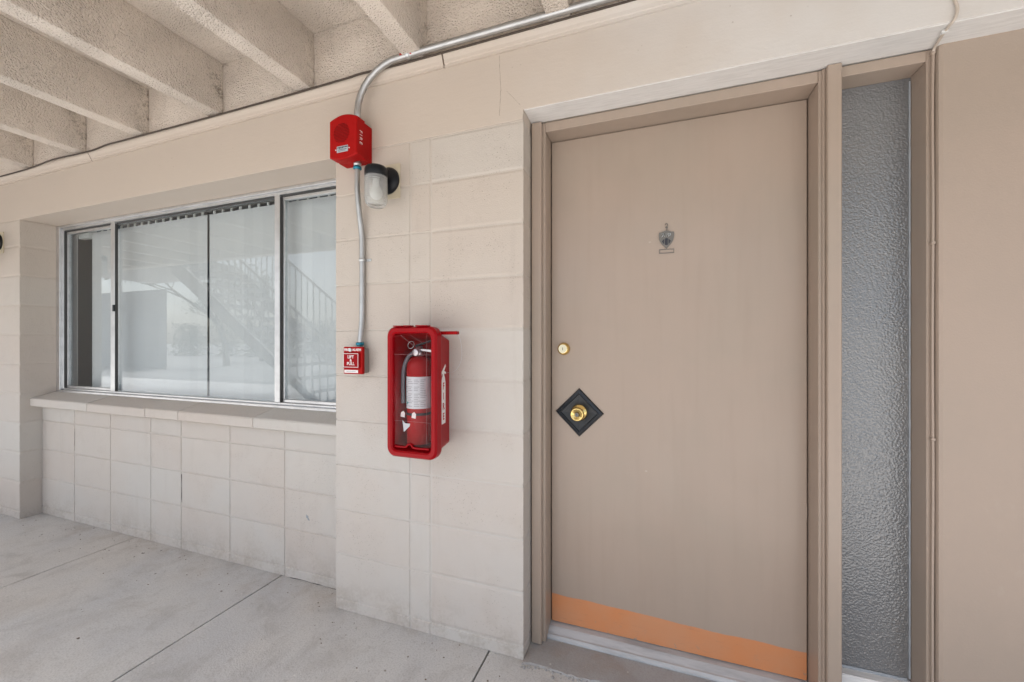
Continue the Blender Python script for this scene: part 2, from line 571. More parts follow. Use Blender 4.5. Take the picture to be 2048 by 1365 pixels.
def copy_tree(o, off, parent=None):
    c = o.copy(); COL.objects.link(c)
    if parent is None:
        c.location = o.location + Vector(off)
    else:
        c.parent = parent
    for ch in o.children:
        copy_tree(ch, off, c)
    return c


BLOCKS = {}


def piece(name, x0, x1, y0, y1, z0, z1, mat, parent, bev=0.0028, jit=0.0005):
    """one bevelled building block; alike blocks share their mesh"""
    key = (round(x1 - x0, 3), round(y1 - y0, 3), round(z1 - z0, 3), mat, bev)
    org = Vector(((x0 + x1) / 2, (y0 + y1) / 2, z0))
    if key not in BLOCKS:
        bm = box(x0, x1, y0, y1, z0, z1, bev)
        o = mk(name, bm, mat, parent, origin=org)
        BLOCKS[key] = o.data
    else:
        o = put(bpy.data.objects.new(name, BLOCKS[key]), org, parent)
    o.location.y += random.uniform(-jit, jit)
    return o


# ------------------------------------------------------------------ ground, walkway, ceiling
bm = bmesh.new()
bmesh.ops.create_grid(bm, x_segments=2, y_segments=2, size=400)
bmesh.ops.translate(bm, verts=bm.verts, vec=(0, 0, -0.16))
tag(mk('ground', bm, 'asphalt'), kind='structure')
tag(mk('yard_pavement', box(-30, 20, -7.5, -2.2005, -0.4, -0.12), 'yard_concrete'), kind='structure')

walk = tag(mk('walkway', box(-10, 4, -2.2, 0.25, -0.15, -0.02), 'gap_dark'), kind='structure')
joints = [-9.15, -7.93, -6.71, -5.49, -4.27, -3.045, -1.828, -0.610, 0.61, 1.83, 3.05]


def jagged_slab(x0, x1, y0, y1):
    n = 40
    g = 0.0035
    left, right = [], []
    for k in range(n + 1):
        y = y0 + (y1 - y0) * k / n
        jl = 0.0022 * noise.noise(Vector((x0 * 7, y * 14, 1.3))) + 0.0012 * noise.noise(Vector((x0 * 7, y * 60, 4)))
        jr = 0.0022 * noise.noise(Vector((x1 * 7, y * 14, 9.3))) + 0.0012 * noise.noise(Vector((x1 * 7, y * 60, 2)))
        left.append((x0 + g + jl, y)); right.append((x1 - g + jr, y))
    poly = left + right[::-1]
    return loft([[(a, b, -0.02) for a, b in poly], [(a, b, -0.0015) for a, b in poly],
                 [(a + (0.0015 if i <= n else -0.0015), b, 0.0) for i, (a, b) in enumerate(poly)]])


for a, b in zip(joints[:-1], joints[1:]):
    mk('slab', jagged_slab(a, b, -2.2, 0.125), 'walk_concrete', walk)

# doorway floor, a darker pour with a crumbled edge
poly = [(-0.466, 0.15), (0.80, 0.15)]
edge = []
for k in range(90):
    x = 0.80 - (0.80 + 0.466) * k / 89
    edge.append((x, -0.012 + 0.012 * noise.noise(Vector((x * 9, 3, 1))) + 0.006 * noise.noise(Vector((x * 45, 1, 5)))))
poly += edge
bm = loft([[(a, b, -0.019) for a, b in poly], [(a, b, 0.002) for a, b in poly], [(a, b + (0.004 if i > 1 else 0), 0.006) for i, (a, b) in enumerate(poly)]])
mk('door_step', bm, 'step_concrete', walk)
bm = bmesh.new()
for k in range(170):
    x = random.uniform(-0.47, 0.7); y = -0.018 + random.gauss(0, 0.012); s = random.uniform(0.0015, 0.006)
    nb = bmesh.ops.create_icosphere(bm, subdivisions=1, radius=s)
    for v in nb['verts']:
        v.co = Vector((x, y, s * 0.3)) + v.co * random.uniform(0.7, 1.3)
tag(mk('crumbled_edge', bm, 'stone_crumb', walk), kind='stuff')

bm = bmesh.new()
for k in range(190):
    x = random.uniform(-4.0, -0.3)
    y = -abs(random.gauss(0, 0.13)) + (0.10 if x < -1.37 else -0.005) if k < 170 else random.uniform(-1.0, 0.0)
    s_ = random.uniform(0.0012, 0.0036) * (1.4 if k % 17 == 0 else 1)
    nb = bmesh.ops.create_icosphere(bm, subdivisions=1, radius=s_)
    sx, sy = random.uniform(0.6, 1.8), random.uniform(0.6, 1.4)
    for v in nb['verts']:
        v.co = Vector((x + v.co.x * sx, y + v.co.y * sy, s_ * 0.35 + v.co.z * 0.6))
tag(mk('floor_grit', bm, 'grit', walk), kind='stuff')

ceil = tag(mk('walkway_ceiling', box(-10, 4, -2.15, 0.25, 2.66, 2.80), 'popcorn_stucco'), kind='structure')
for k in range(-5, 15):
    xm = -0.93 - 0.6075 * k
    bm = box(xm - 0.043, xm + 0.043, -2.03, 0.0, 2.395, 2.661, 0.006, 2)
    mk('joist', bm, 'popcorn_stucco', ceil)
mk('edge_beam', box(-10, 4, -2.15, -2.031, 2.39, 2.659, 0.006), 'popcorn_stucco', ceil)

# ------------------------------------------------------------------ block walls
CO = [0.0, 0.052] + [0.052 + 0.2032 * k for k in range(1, 10)] + [2.066]
J = 0.0038


def corner_block(x0, x1, y0, y1, z0, z1, parent):
    """block whose free front corner is worn and chipped"""
    n = 22
    loops = []
    for k in range(n + 1):
        z = z0 + (z1 - z0) * k / n
        e = 0.0026 if 0 < k < n else 0.0
        q = noise.noise(Vector((x1 * 3, 0.7, z * 38))) + 0.6 * noise.noise(Vector((x1 * 3, 4.7, z * 120)))
        end = 0.0045 * max(0.0, 1 - min(k, n - k) / 2.0)
        c = 0.0016 + 0.0050 * max(0.0, q - 0.25) + end
        i = 0.0 if 0 < k < n else 0.0024
        loops.append([(x0 + 0.0024, y0 + i, z), (x1 - c, y0 + i, z), (x1 - i * 0.5, y0 + c * 0.9 + i, z), (x1 - i * 0.5, y1, z), (x0, y1, z), (x0, y0 + 0.0026, z)])
    return mk('block', loft(loops), 'block_paint', parent)


def block_wall(name, label, cols, y0, y1, zs, core, worn=True):
    w = empty(name, ((cols[0] + cols[-1]) / 2, (y0 + y1) / 2, 0), label, 'wall')
    mk('mortar_core', box(*core), 'block_paint', w)
    for r in range(len(zs) - 1):
        for c in range(len(cols) - 1):
            x0, x1 = cols[c], cols[c + 1]
            a = x0 + (J if c > 0 else 0); b = x1 - (J if c < len(cols) - 2 else 0)
            za, zb = zs[r] + (J * 0.8 if r else 0), zs[r + 1] - J * 0.8
            if worn and c == len(cols) - 2:
                corner_block(a, b, y0, y1, za, zb, w)
            else:
                piece('block', a, b, y0, y1, za, zb, 'block_paint', w)
    return w


pillar = block_wall('pillar_wall', 'beige painted concrete block wall between the window and the door',
                    [-1.370, -0.970, -0.871, -0.467], 0.0, 0.24, CO,
                    (-1.3675, -0.4695, 0.0030, 0.238, 0.0, 2.0695))
far = block_wall('end_pillar', 'beige painted block pillar at the far end of the window',
                 [-9.6, -9.2, -8.8, -8.4, -8.0, -7.6, -7.2, -6.8, -6.4, -6.0, -5.6, -5.2, -4.8, -4.5, -4.106], 0.0, 0.24, CO[:-1] + [2.0635],
                 (-9.58, -4.1085, 0.0030, 0.238, 0.0, 2.062))
low = block_wall('window_apron_wall', 'low beige block wall below the window sill',
                 [-4.104, -3.704, -3.300, -2.893, -2.612, -2.206, -1.803, -1.372], 0.107, 0.24, CO[:5] + [0.766],
                 (-4.103, -1.373, 0.1108, 0.238, 0.0, 0.764), False)

# cracks and dabs in the paint


def crack(parent, pts, r, mat):
    q = []
    for (a, b) in zip(pts[:-1], pts[1:]):
        for k in range(10):
            p = Vector(a).lerp(Vector(b), k / 10)
            q.append(p + Vector((random.gauss(0, r * 0.7), 0, random.gauss(0, r * 0.5))))
    q.append(Vector(pts[-1]))
    return mk('crack', tube(q, [r * random.uniform(0.4, 1.3) for _ in q], 5), mat, parent)


crack(low, [(-2.612, 0.1098, 0.275), (-2.6125, 0.1098, 0.44)], 0.0021, 'gap_dark')
crack(low, [(-3.704, 0.1096, 0.48), (-3.704, 0.1096, 0.63)], 0.0012, 'gap_dark')
crack(low, [(-1.80, 0.1096, 0.004), (-1.372, 0.1075, 0.002)], 0.0022, 'gap_dark')
for x, z, r_ in ((-1.652, 0.332, 0.008), (-1.645, 0.322, 0.006), (-1.657, 0.340, 0.003), (-1.640, 0.318, 0.004)):
    mk('paint_dab', lathe([(r_, 0), (r_ * 0.8, 0.0006)], (x, 0.1066, z), (0, -1, 0), 9), 'print_grey', low)

# beam above window and door
poly = [(-9.6, 2.066), (-4.106, 2.062), (-1.372, 2.062), (-1.370, 2.070), (-0.470, 2.070), (-0.467, 2.106), (3.6, 2.106), (3.6, 2.345), (-9.6, 2.345)]
bm = prism(poly, XZ, 0.0, 0.25)
eb = [e for e in bm.edges if all(v.co.y < 0.001 for v in e.verts) and abs(e.verts[0].co.z - e.verts[1].co.z) < 0.05 and e.verts[0].co.z < 2.2]
bmesh.ops.bevel(bm, geom=eb, offset=0.0016, segments=1, affect='EDGES')
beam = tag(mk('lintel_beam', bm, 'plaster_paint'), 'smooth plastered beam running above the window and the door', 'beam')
crack(beam, [(-0.566, -0.0001, 2.335), (-0.560, -0.0001, 2.20), (-0.565, -0.0001, 2.10)], 0.0007, 'hairline')
crack(beam, [(-0.535, -0.0001, 2.19), (-0.480, -0.0001, 2.125)], 0.0005, 'hairline')
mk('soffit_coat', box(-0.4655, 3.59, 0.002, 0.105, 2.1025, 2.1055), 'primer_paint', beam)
tag(mk('upper_wall', box(-9.6, 3.6, 0.0, 0.25, 2.347, 2.6585), 'popcorn_stucco'), 'rough stuccoed wall strip between the ceiling joists', 'wall')

# crown moulding in three lengths
mould = empty('crown_moulding', (-1.5, -0.012, 2.33), 'beige wooden moulding strip along the top of the beam', 'moulding')
prof = [(-0.0005, 2.322), (-0.009, 2.322), (-0.010, 2.332), (-0.014, 2.335), (-0.017, 2.345), (-0.024, 2.357), (-0.026, 2.362), (-0.026, 2.374), (-0.0005, 2.378)]
tilt = lambda a, b, d: (d, a, b + (d + 4.37) * 0.0046)
for a, b in ((-9.5, -3.247), (-3.240, -0.8075), (-0.8005, 3.5)):
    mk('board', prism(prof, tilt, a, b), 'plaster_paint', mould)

# smooth wall past the door
poly = [(0.800, 0.24), (0.800, 0.107), (0.8035, 0.0985), (0.812, 0.095), (3.5, 0.095), (3.5, 0.24)]
bm = loft([[(a, b, 0.0) for a, b in poly], [(a, b, 2.1035) for a, b in poly]])
tag(mk('panel_wall', bm, 'panel_paint'), 'smooth tan painted wall panel beside the frosted sidelight', 'wall')

# dark room behind window and sidelight
bm = box(-4.6, 3.0, 0.252, 3.4, -0.02, 2.64)
bmesh.ops.delete(bm, geom=[f for f in bm.faces if f.normal.y < -0.9], context='FACES')
bmesh.ops.reverse_faces(bm, faces=bm.faces)
tag(mk('room', bm, 'room_wall'), kind='structure')

# ------------------------------------------------------------------ window
win = empty('sliding_window', (-2.74, 0.2, 0.86), 'wide aluminium sliding window with three panes', 'window')
fr = empty('frame', (-2.74, 0.2, 0.86), parent=win)


def bar(name, parent, *a, mat='aluminium', bev=0.0015):
    return mk(name, box(*a, bev), mat, parent)


bar('frame_jamb', fr, -4.1055, -4.062, 0.178, 0.248, 0.862, 2.061)
bar('frame_jamb', fr, -4.0615, -4.046, 0.192, 0.240, 0.880, 2.040)
bar('frame_jamb', fr, -1.400, -1.371, 0.178, 0.248, 0.862, 2.061)
bar('frame_head', fr, -4.061, -1.401, 0.178, 0.248, 2.046, 2.061)
bar('frame_head', fr, -4.045, -1.401, 0.190, 0.246, 2.030, 2.0455)
bar('frame_sill', fr, -4.061, -1.401, 0.172, 0.248, 0.858, 0.872)
bar('frame_sill', fr, -4.045, -1.401, 0.192, 0.246, 0.8725, 0.884)
bar('gasket_and_shade', fr, -4.0455, -4.038, 0.196, 0.236, 0.885, 2.029, mat='gasket_and_shade')
bar('gasket_and_shade', fr, -4.037, -1.402, 0.202, 0.236, 2.020, 2.0295, mat='gasket_and_shade')
bar('mullion', win, -3.476, -3.4315, 0.190, 0.2085, 0.885, 2.030)
bar('mullion', win, -1.976, -1.9385, 0.190, 0.2085, 0.885, 2.030)
bar('gasket_and_shade', win, -3.431, -3.4275, 0.192, 0.2085, 0.885, 2.019, mat='gasket_and_shade')  # dark strip painting the shade on the mullion's side, not a seal
bar('gasket_and_shade', win, -1.938, -1.9345, 0.192, 0.2185, 0.885, 2.019, mat='gasket_and_shade')  # same painted shade strip beside the second mullion
bar('latch', win, -3.436, -3.422, 0.180, 0.1895, 1.425, 1.470, mat='black_plastic')
# sliding sashes: thin rails round each opening light
for a, b, y in ((-4.036, -3.477, 0.206), (-1.934, -1.402, 0.206)):
    s = empty('sash', ((a + b) / 2, y, 0.885), parent=win)
    bar('rail', s, a, b, y, y + 0.022, 0.885, 0.901)
    bar('rail', s, a, b, y, y + 0.022, 2.003, 2.0195)
    bar('stile', s, a, a + 0.012, y, y + 0.022, 0.9015, 2.0025)
    mk('pane', box(a + 0.0125, b - 0.0005, y + 0.009, y + 0.013, 0.9015, 2.0025), 'window_glass', s)
mk('pane', box(-3.427, -1.9765, 0.2095, 0.2135, 0.885, 2.0195), 'window_glass', win)

# brick sill under the window
sill = empty('window_sill', (-2.74, 0.12, 0.76), 'sloping beige brick sill under the wide window', 'sill')
prof = [(0.056, 0.768), (0.048, 0.774), (0.047, 0.818), (0.053, 0.8255), (0.190, 0.862), (0.190, 0.768)]
for a, b in ((-4.104, -3.432), (-3.428, -2.841), (-2.837, -2.546), (-2.542, -1.958), (-1.954, -1.3725)):
    dz = random.uniform(-0.0012, 0.0012)
    mk('sill_brick', prism([(p, q + dz) for p, q in prof], YZ, a, b, bev=0.0015), 'block_paint', sill)

mk('drill_hole', lathe([(0.006, 0), (0.006, 0.0012)], (-1.425, 0.115, 0.8415), (0, -0.26, 1), 12), 'gap_dark', sill)

# vertical blinds
bl = empty('vertical_blind', (-2.7, 0.3, 0.80), 'white vertical blind drawn closed behind the window glass', 'blind')
bar('headrail', bl, -3.905, -1.25, 0.268, 0.305, 2.052, 2.10, mat='white_paint')
bar('headrail_cap', bl, -4.035, -3.906, 0.268, 0.305, 1.986, 2.10, mat='white_paint')
vane_bm = box(-0.043, 0.043, -0.0005, 0.0005, 0.0, 1.20)
vane_me = bpy.data.meshes.new('vane'); vane_bm.to_mesh(vane_me); vane_bm.free(); vane_me.materials.append(M['vane_fabric'])
clip_bm = box(-0.006, 0.006, -0.004, 0.004, 0.0, 0.030)
clip_me = bpy.data.meshes.new('clip'); clip_bm.to_mesh(clip_me); clip_bm.free(); clip_me.materials.append(M['white_paint'])
xs = [-4.078]  # first one stands in for the pale inner window jamb, not a blind slat
x = -3.863
while x < -2.73: xs.append(x); x += 0.0765
xs.append(-2.712)
x = -2.604
while x < -1.28: xs.append(x); x += 0.0765
for i, x in enumerate(xs):
    o = put(bpy.data.objects.new('vane', vane_me), (x, 0.288 + 0.0025 * (i % 2), 0.825), bl)
    o.rotation_euler.z = R(random.uniform(1.0, 4.5)) if i else 0.0
    if i == 0: o.location.y -= 0.024
    c = put(bpy.data.objects.new('vane_clip', clip_me), (x, 0.289, 2.024), bl)

# ------------------------------------------------------------------ door
fd = empty('door_frame', (0.05, 0.16, 0.0), 'tan painted wooden frame around the entrance door', 'door frame')
bar('jamb', fd, -0.4655, -0.409, 0.110, 0.24, 0.007, 2.1015, mat='frame_paint', bev=0.002)
bar('jamb', fd, 0.508, 0.5545, 0.110, 0.24, 0.007, 2.1015, mat='frame_paint', bev=0.002)
bar('head', fd, -0.4085, 0.5075, 0.110, 0.24, 2.064, 2.1015, mat='frame_paint', bev=0.002)
bar('trim', fd, -0.4615, -0.421, 0.088, 0.1095, 0.008, 2.098, mat='frame_paint', bev=0.003)
bar('trim', fd, 0.524, 0.562, 0.084, 0.1095, 0.008, 2.1005, mat='frame_paint', bev=0.0025)
bar('trim', fd, 0.5165, 0.5235, 0.102, 0.1095, 0.008, 2.100, mat='frame_paint', bev=0.001)
th = prism([(0.134, 0.0065), (0.134, 0.013), (0.142, 0.021), (0.150, 0.0215), (0.176, 0.034), (0.194, 0.035), (0.24, 0.035), (0.24, 0.0065)], YZ, -0.4085, 0.5075)
mk('threshold', th, 'worn_aluminium', fd)

door = empty('entrance_door', (0.05, 0.22, 0.036), 'flat tan entrance door with an orange band along the bottom', 'door')
mk('door_leaf', box(-0.4055, 0.5045, 0.200, 0.238, 0.038, 2.0615, 0.002), 'door_paint', door)
# deadbolt
db = mk('deadbolt', lathe([(0.0265, 0), (0.0265, 0.004), (0.0255, 0.007), (0.0205, 0.022), (0.0195, 0.0235), (0.014, 0.0235), (0.0135, 0.0225)], (-0.353, 0.2, 1.189), (0, -1, 0), 40), 'brass', door, True)
mk('lock_face', lathe([(0.0175, -0.001), (0.0175, 0.0012), (0.0095, 0.0012)], (-0.353, 0.1765, 1.189), (0, -1, 0), 24), 'satin_nickel', db)
mk('keyway', lathe([(0.009, 0), (0.009, 0.002)], (-0.353, 0.1760, 1.189), (0, -1, 0), 24), 'satin_nickel', db)
mk('key_slot', box(-0.3540, -0.3520, 0.1732, 0.1739, 1.183, 1.195), 'print_black', db)
# diamond plate and knob
sq = lambda r, y: [(-0.288 + r, y, 0.9265), (-0.288, y, 0.9265 + r), (-0.288 - r, y, 0.9265), (-0.288, y, 0.9265 - r)]
pl = mk('knob_plate', loft([sq(0.100, 0.1995), sq(0.100, 0.196), sq(0.095, 0.190), sq(0.081, 0.1865), sq(0.078, 0.1875), sq(0.075, 0.1925), sq(0.038, 0.1955)]), 'black_plastic', door)
kn = mk('knob', lathe([(0.034, 0), (0.034, 0.003), (0.030, 0.008), (0.018, 0.011), (0.0135, 0.018), (0.0135, 0.026), (0.020, 0.031), (0.0265, 0.039), (0.0275, 0.047), (0.0262, 0.054), (0.0225, 0.058), (0.0215, 0.0565), (0.013, 0.0575), (0.0125, 0.0565)],
                        (-0.288, 0.1957, 0.9265), (0, -1, 0), 48), 'brass', door, True)
mk('keyway', lathe([(0.008, 0), (0.008, 0.002)], (-0.288, 0.1395, 0.9265), (0, -1, 0), 24), 'pewter', kn)
mk('key_slot', box(-0.2888, -0.2872, 0.1366, 0.1374, 0.9215, 0.9315), 'print_black', kn)
# crest
cr = empty('door_crest', (0.048, 0.197, 1.56), parent=door)
sh = []
for k in range(9):
    t = k / 8
    sh.append((0.0275 * (1 - t ** 2.6), 1.634 - 0.055 * t))
half = [(0.0, 1.6465), (0.009, 1.6445), (0.018, 1.6405), (0.0255, 1.6405), (0.0275, 1.637)] + sh
poly = [(0.048 + a, b) for a, b in half[:-1]] + [(0.048, 1.578)] + [(0.048 - a, b) for a, b in half[1:-1][::-1]]
mk('shield', prism(poly, XZ, 0.1995, 0.1945), 'pewter', cr)
inn = []
for x0, x1, zt, zb in ((-0.0165, -0.008, 1.611, 1.599), (-0.0055, 0.005, 1.6165, 1.5905), (0.0075, 0.0155, 1.611, 1.599)):
    s = -1 if x0 < -0.01 else 1
    if x0 < -0.01: q = [(x0, 1.605), (x1, 1.615), (x1, 1.594), (x0 + 0.004, 1.599)]
    elif x0 > 0: q = [(x0, 1.615), (x1, 1.606), (x1 - 0.003, 1.599), (x0, 1.594)]
    else: q = [(x0, 1.6165), (x1, 1.6165), (x1, 1.5905), (x0, 1.5905)]
    mk('shield_opening', prism([(0.048 + a, b) for a, b in q], XZ, 0.1944, 0.1936), 'print_black', cr)
bm = bmesh.new()
for pts in ([(-0.018, 1.634), (-0.009, 1.636), (-0.012, 1.628), (-0.017, 1.622)], [(-0.006, 1.622), (-0.004, 1.635), (0.001, 1.622), (0.003, 1.635)],
            [(0.008, 1.622), (0.008, 1.635), (0.015, 1.633), (0.015, 1.628), (0.008, 1.627)]):
    tube([(0.048 + a, 0.1938, b) for a, b in pts], 0.0011, 5, bm)
mk('relief', bm, 'galvanised', cr)
bm = tube(smooth_path([(0.043, 0.196, 1.668), (0.046, 0.196, 1.6735), (0.0515, 0.196, 1.671), (0.051, 0.196, 1.664), (0.0445, 0.196, 1.659), (0.048, 0.196, 1.657), (0.052, 0.196, 1.6605), (0.050, 0.196, 1.652), (0.048, 0.196, 1.644)], 4), 0.0013, 6)
mk('finial', bm, 'pewter', cr)
bm = bmesh.new()
for a in ((0.0215, 0.0755, 1.5735, 1.5755), (0.0215, 0.0755, 1.5595, 1.5615), (0.0215, 0.0235, 1.5616, 1.5734), (0.0735, 0.0755, 1.5616, 1.5734)):
    box(a[0], a[1], 0.196, 0.1995, a[2], a[3], bm=bm)
mk('name_frame', bm, 'pewter', cr)
mk('hinge_mortise', box(0.4855, 0.5042, 0.1988, 0.2005, 0.60, 0.655, 0.0004), 'frame_paint', door)

# sidelight
sl = empty('sidelight', (0.67, 0.16, 0.0), 'narrow frosted hammered glass sidelight beside the door', 'sidelight')
bar('head', sl, 0.555, 0.781, 0.110, 0.24, 2.068, 2.1015, mat='frame_paint', bev=0.002)
bar('jamb', sl, 0.781, 0.7955, 0.110, 0.24, 0.007, 2.1015, mat='frame_paint', bev=0.002)
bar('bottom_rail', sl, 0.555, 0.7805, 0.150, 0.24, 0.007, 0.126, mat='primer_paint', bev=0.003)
mk('pane', box(0.555, 0.7805, 0.188, 0.195, 0.127, 2.0675), 'hammered_glass', sl)
bm = tube([(0.7775, 0.1865, 0.135 + 0.02 * k) for k in range(97)], [0.0026 + 0.0012 * noise.noise(Vector((k * 0.6, 0, 0))) for k in range(97)], 6)
mk('edge_bead', bm, 'bead_grey', sl)  # thin blue-grey bead along the pane's right edge
bm = tube([(0.556 + 0.0093 * k, 0.1865, 0.1285) for k in range(24)], [0.005 + 0.002 * noise.noise(Vector((k * 0.6, 5, 0))) for k in range(24)], 6)
mk('edge_bead', bm, 'bead_grey', sl)  # thicker blue-grey bead along the pane's bottom edge

# painted cable down the corner
pc = mk('painted_cable', tube(smooth_path([(0.778, -0.005, 2.345), (0.775, -0.005, 2.24), (0.782, -0.005, 2.17), (0.789, -0.0055, 2.135), (0.784, -0.005, 2.108), (0.779, 0.012, 2.099), (0.784, 0.05, 2.098), (0.792, 0.094, 2.096), (0.7922, 0.102, 2.085)], 6), 0.0036, 8), 'painted_wire')
mk('lower_run', tube(smooth_path([(0.7922, 0.102, 2.0845), (0.791, 0.103, 1.9), (0.7925, 0.103, 1.6), (0.791, 0.103, 1.2), (0.7925, 0.103, 0.8), (0.791, 0.103, 0.4), (0.792, 0.103, 0.01)], 6), 0.0036, 8), 'frame_paint', pc)
tag(pc, 'thin painted cable running down the corner beside the sidelight', 'cable')
for z in (2.085, 1.515, 0.925):
    mk('cable_clip', box(0.7865, 0.7965, 0.0975, 0.1095, z - 0.004, z + 0.004, 0.001), 'frame_paint', pc)
mk('cable_clip', box(0.772, 0.786, 0.022, 0.034, 2.0935, 2.1025, 0.002), 'white_paint', pc)

# ------------------------------------------------------------------ conduit and cable
cd = empty('conduit', (-1.207, -0.03, 1.2), 'galvanised steel conduit bending down to the red alarm horn', 'conduit')
path = [(2.9, -0.046, 2.404), (-0.90, -0.046, 2.400)]
for k in range(1, 9):
    a = R(90 * k / 8)
    path.append((-0.985 - 0.215 * math.sin(a) * 1.03, -0.046, 2.400 - 0.185 * (1 - math.cos(a))))
path += [(-1.2075, -0.046, 2.15)]
mk('upper_pipe', tube(path, 0.0135, 16), 'steel_conduit', cd, True)
mk('lower_pipe', tube(smooth_path([(-1.2075, -0.046, 2.03), (-1.2075, -0.046, 1.93), (-1.2078, -0.044, 1.86), (-1.2082, -0.030, 1.765), (-1.2085, -0.0165, 1.68), (-1.2085, -0.0145, 1.58), (-1.2087, -0.0145, 1.36), (-1.209, -0.0175, 1.29), (-1.2093, -0.024, 1.235), (-1.2095, -0.028, 1.185)], 6), 0.0117, 14), 'steel_conduit', cd, True)
for p, d in (((-1.2075, -0.046, 1.992), -1), ((-1.2095, -0.028, 1.188), 1)):
    mk('connector', lathe([(0.0155, 0), (0.0155, 0.008), (0.0135, 0.009), (0.0135, 0.014)], p, (0, 0, d), 20), 'galvanised', cd, True)
    mk('coupling_ring', lathe([(0.0135, 0.0145), (0.0172, 0.0155), (0.0172, 0.0265), (0.0135, 0.0285)], p, (0, 0, d), 20), 'ring_blue', cd, True)
st = mk('strap', lathe([(0.0125, 0), (0.0138, 0.001), (0.0138, 0.013), (0.0125, 0.014)], (-1.2085, -0.0145, 1.572), (0, 0, 1), 20), 'galvanised', cd, True)
mk('strap_ear', box(-1.196, -1.170, -0.004, -0.0005, 1.573, 1.585, 0.001), 'galvanised', st)
mk('screw', lathe([(0.005, 0), (0.0045, 0.002), (0.0025, 0.003)], (-1.178, -0.004, 1.579), (0, -1, 0), 12), 'galvanised', st)
st = mk('strap', lathe([(0.0155, 0), (0.0170, 0.001), (0.0170, 0.013), (0.0155, 0.014)], (-0.956, -0.046, 2.400), (1, 0, 0), 20), 'galvanised', cd, True)
mk('strap_ear', box(-0.960, -0.948, -0.036, -0.006, 2.417, 2.436, 0.001), 'galvanised', st)
for a, b in ((-0.984, -0.966), (-0.937, -0.928)):
    q = lathe([(0.0137, a), (0.01385, a), (0.01385, b), (0.0137, b)], (0, -0.046, 2.400), (1, 0, 0), 40, cap=False)
    bmesh.ops.delete(q, geom=[f for f in q.faces if not (f.calc_center_median().y < -0.052 and -0.012 < f.calc_center_median().z - 2.400 < 0.006)], context='FACES')
    mk('tape_mark', q, 'red_print', cd)

cb = mk('black_cable', tube(smooth_path([(-9.3, -0.031, 2.352), (-4.6, -0.031, 2.366), (-4.28, -0.031, 2.367), (-3.92, -0.031, 2.368), (-3.62, -0.031, 2.384), (-3.40, -0.031, 2.378), (-3.20, -0.031, 2.374), (-3.04, -0.031, 2.384), (-2.9, -0.031, 2.383), (-2.25, -0.031, 2.380), (-1.7, -0.031, 2.381), (-1.3, -0.031, 2.385), (-1.19, -0.031, 2.388), (-0.9, -0.028, 2.384), (0.5, -0.026, 2.388)], 8), 0.0042, 8), 'cable_dark', None, True)
tag(cb, 'thin black cable lying along the top of the moulding', 'cable')

# ------------------------------------------------------------------ fire alarm horn
al = empty('fire_alarm_horn', (-1.235, 0.0, 2.0), 'red fire alarm horn box on the wall above the lamp', 'fire alarm')
mk('back_box', box(-1.3035, -1.1665, -0.052, -0.0005, 2.000, 2.158, 0.004, 2), 'alarm_red', al)


def horn_loop(y, ins):
    x0, x1 = -1.3085 + ins, -1.1635 - ins
    out = []
    for k in range(13):
        t = k / 12
        out.append((x0 + (x1 - x0) * t, y, 2.162 - ins + 0.018 * math.sin(math.pi * t) ** 0.9))
    for k in range(13):
        t = 1 - k / 12
        out.append((x0 + (x1 - x0) * t, y, 2.003 + ins - 0.004 + 0.014 * (1 - math.sin(math.pi * t)) - 0.008))
    return out


cv = mk('cover', loft([horn_loop(-0.0525, 0.0), horn_loop(-0.097, 0.0), horn_loop(-0.1015, 0.004)]), 'alarm_red', al)
bm = bmesh.new()
for k in range(-6, 7):
    z = 2.102 + k * 0.0062
    w = math.sqrt(max(0.0, 0.041 ** 2 - (k * 0.0062) ** 2))
    box(-1.243 - w, -1.243 + w, -0.1032, -0.1016, z - 0.0017, z + 0.0017, 0.0005, 1, bm)
mk('grille', bm, 'grille_red', cv)
lb = mk('label_plate', box(-1.266, -1.208, -0.1030, -0.1018, 2.020, 2.046), 'label_silver', cv)
bm = bmesh.new()
for k in range(7):
    x = -1.262 + k * 0.0078
    box(x, x + 0.0055, -0.1035, -0.1031, 2.037 + random.uniform(-0.002, 0.001), 2.043, bm=bm)
box(-1.261, -1.214, -0.1035, -0.1031, 2.030, 2.032, bm=bm); box(-1.258, -1.220, -0.1035, -0.1031, 2.025, 2.0265, bm=bm)
mk('print', bm, 'print_black', lb)
for x in (-1.272, -1.202):
    mk('screw', lathe([(0.0028, 0), (0.0024, 0.0015)], (x, -0.1016, 2.033), (0, -1, 0), 10), 'white_print', cv)
mk('lettering', text('F I R E', 0.022, (-1.1632, -0.076, 2.082), (0, 0, -1), (0, 1, 0), 0.0006), 'white_print', cv)

# ------------------------------------------------------------------ jelly jar lamp
lm = empty('wall_lamp', (-1.075, 0.0, 1.76), 'black jelly jar wall lamp with ribbed glass below the red alarm horn', 'lamp', 'black wall lamps')
bm = box(-1.170, -1.0195, -0.006, -0.0005, 1.834, 1.983, 0.0015)
mk('mounting_plate', bm, 'plate_cream', lm)
mk('canopy', lathe([(0.058, 0), (0.058, 0.006), (0.052, 0.016), (0.036, 0.026), (0.0, 0.030)], (-1.078, -0.0065, 1.911), (0, -1, 0), 36), 'black_metal', lm, True)
mk('arm', tube(smooth_path([(-1.078, -0.025, 1.915), (-1.077, -0.05, 1.920), (-1.073, -0.075, 1.918)], 6), 0.019, 14), 'black_metal', lm, True)
jc = (-1.066, -0.101)
mk('cap', lathe([(0.0, 0.046), (0.030, 0.045), (0.041, 0.040), (0.0455, 0.030), (0.0455, 0.002), (0.0435, 0.0)], (*jc, 1.889), (0, 0, 1), 36), 'black_metal', lm, True)
prof = []
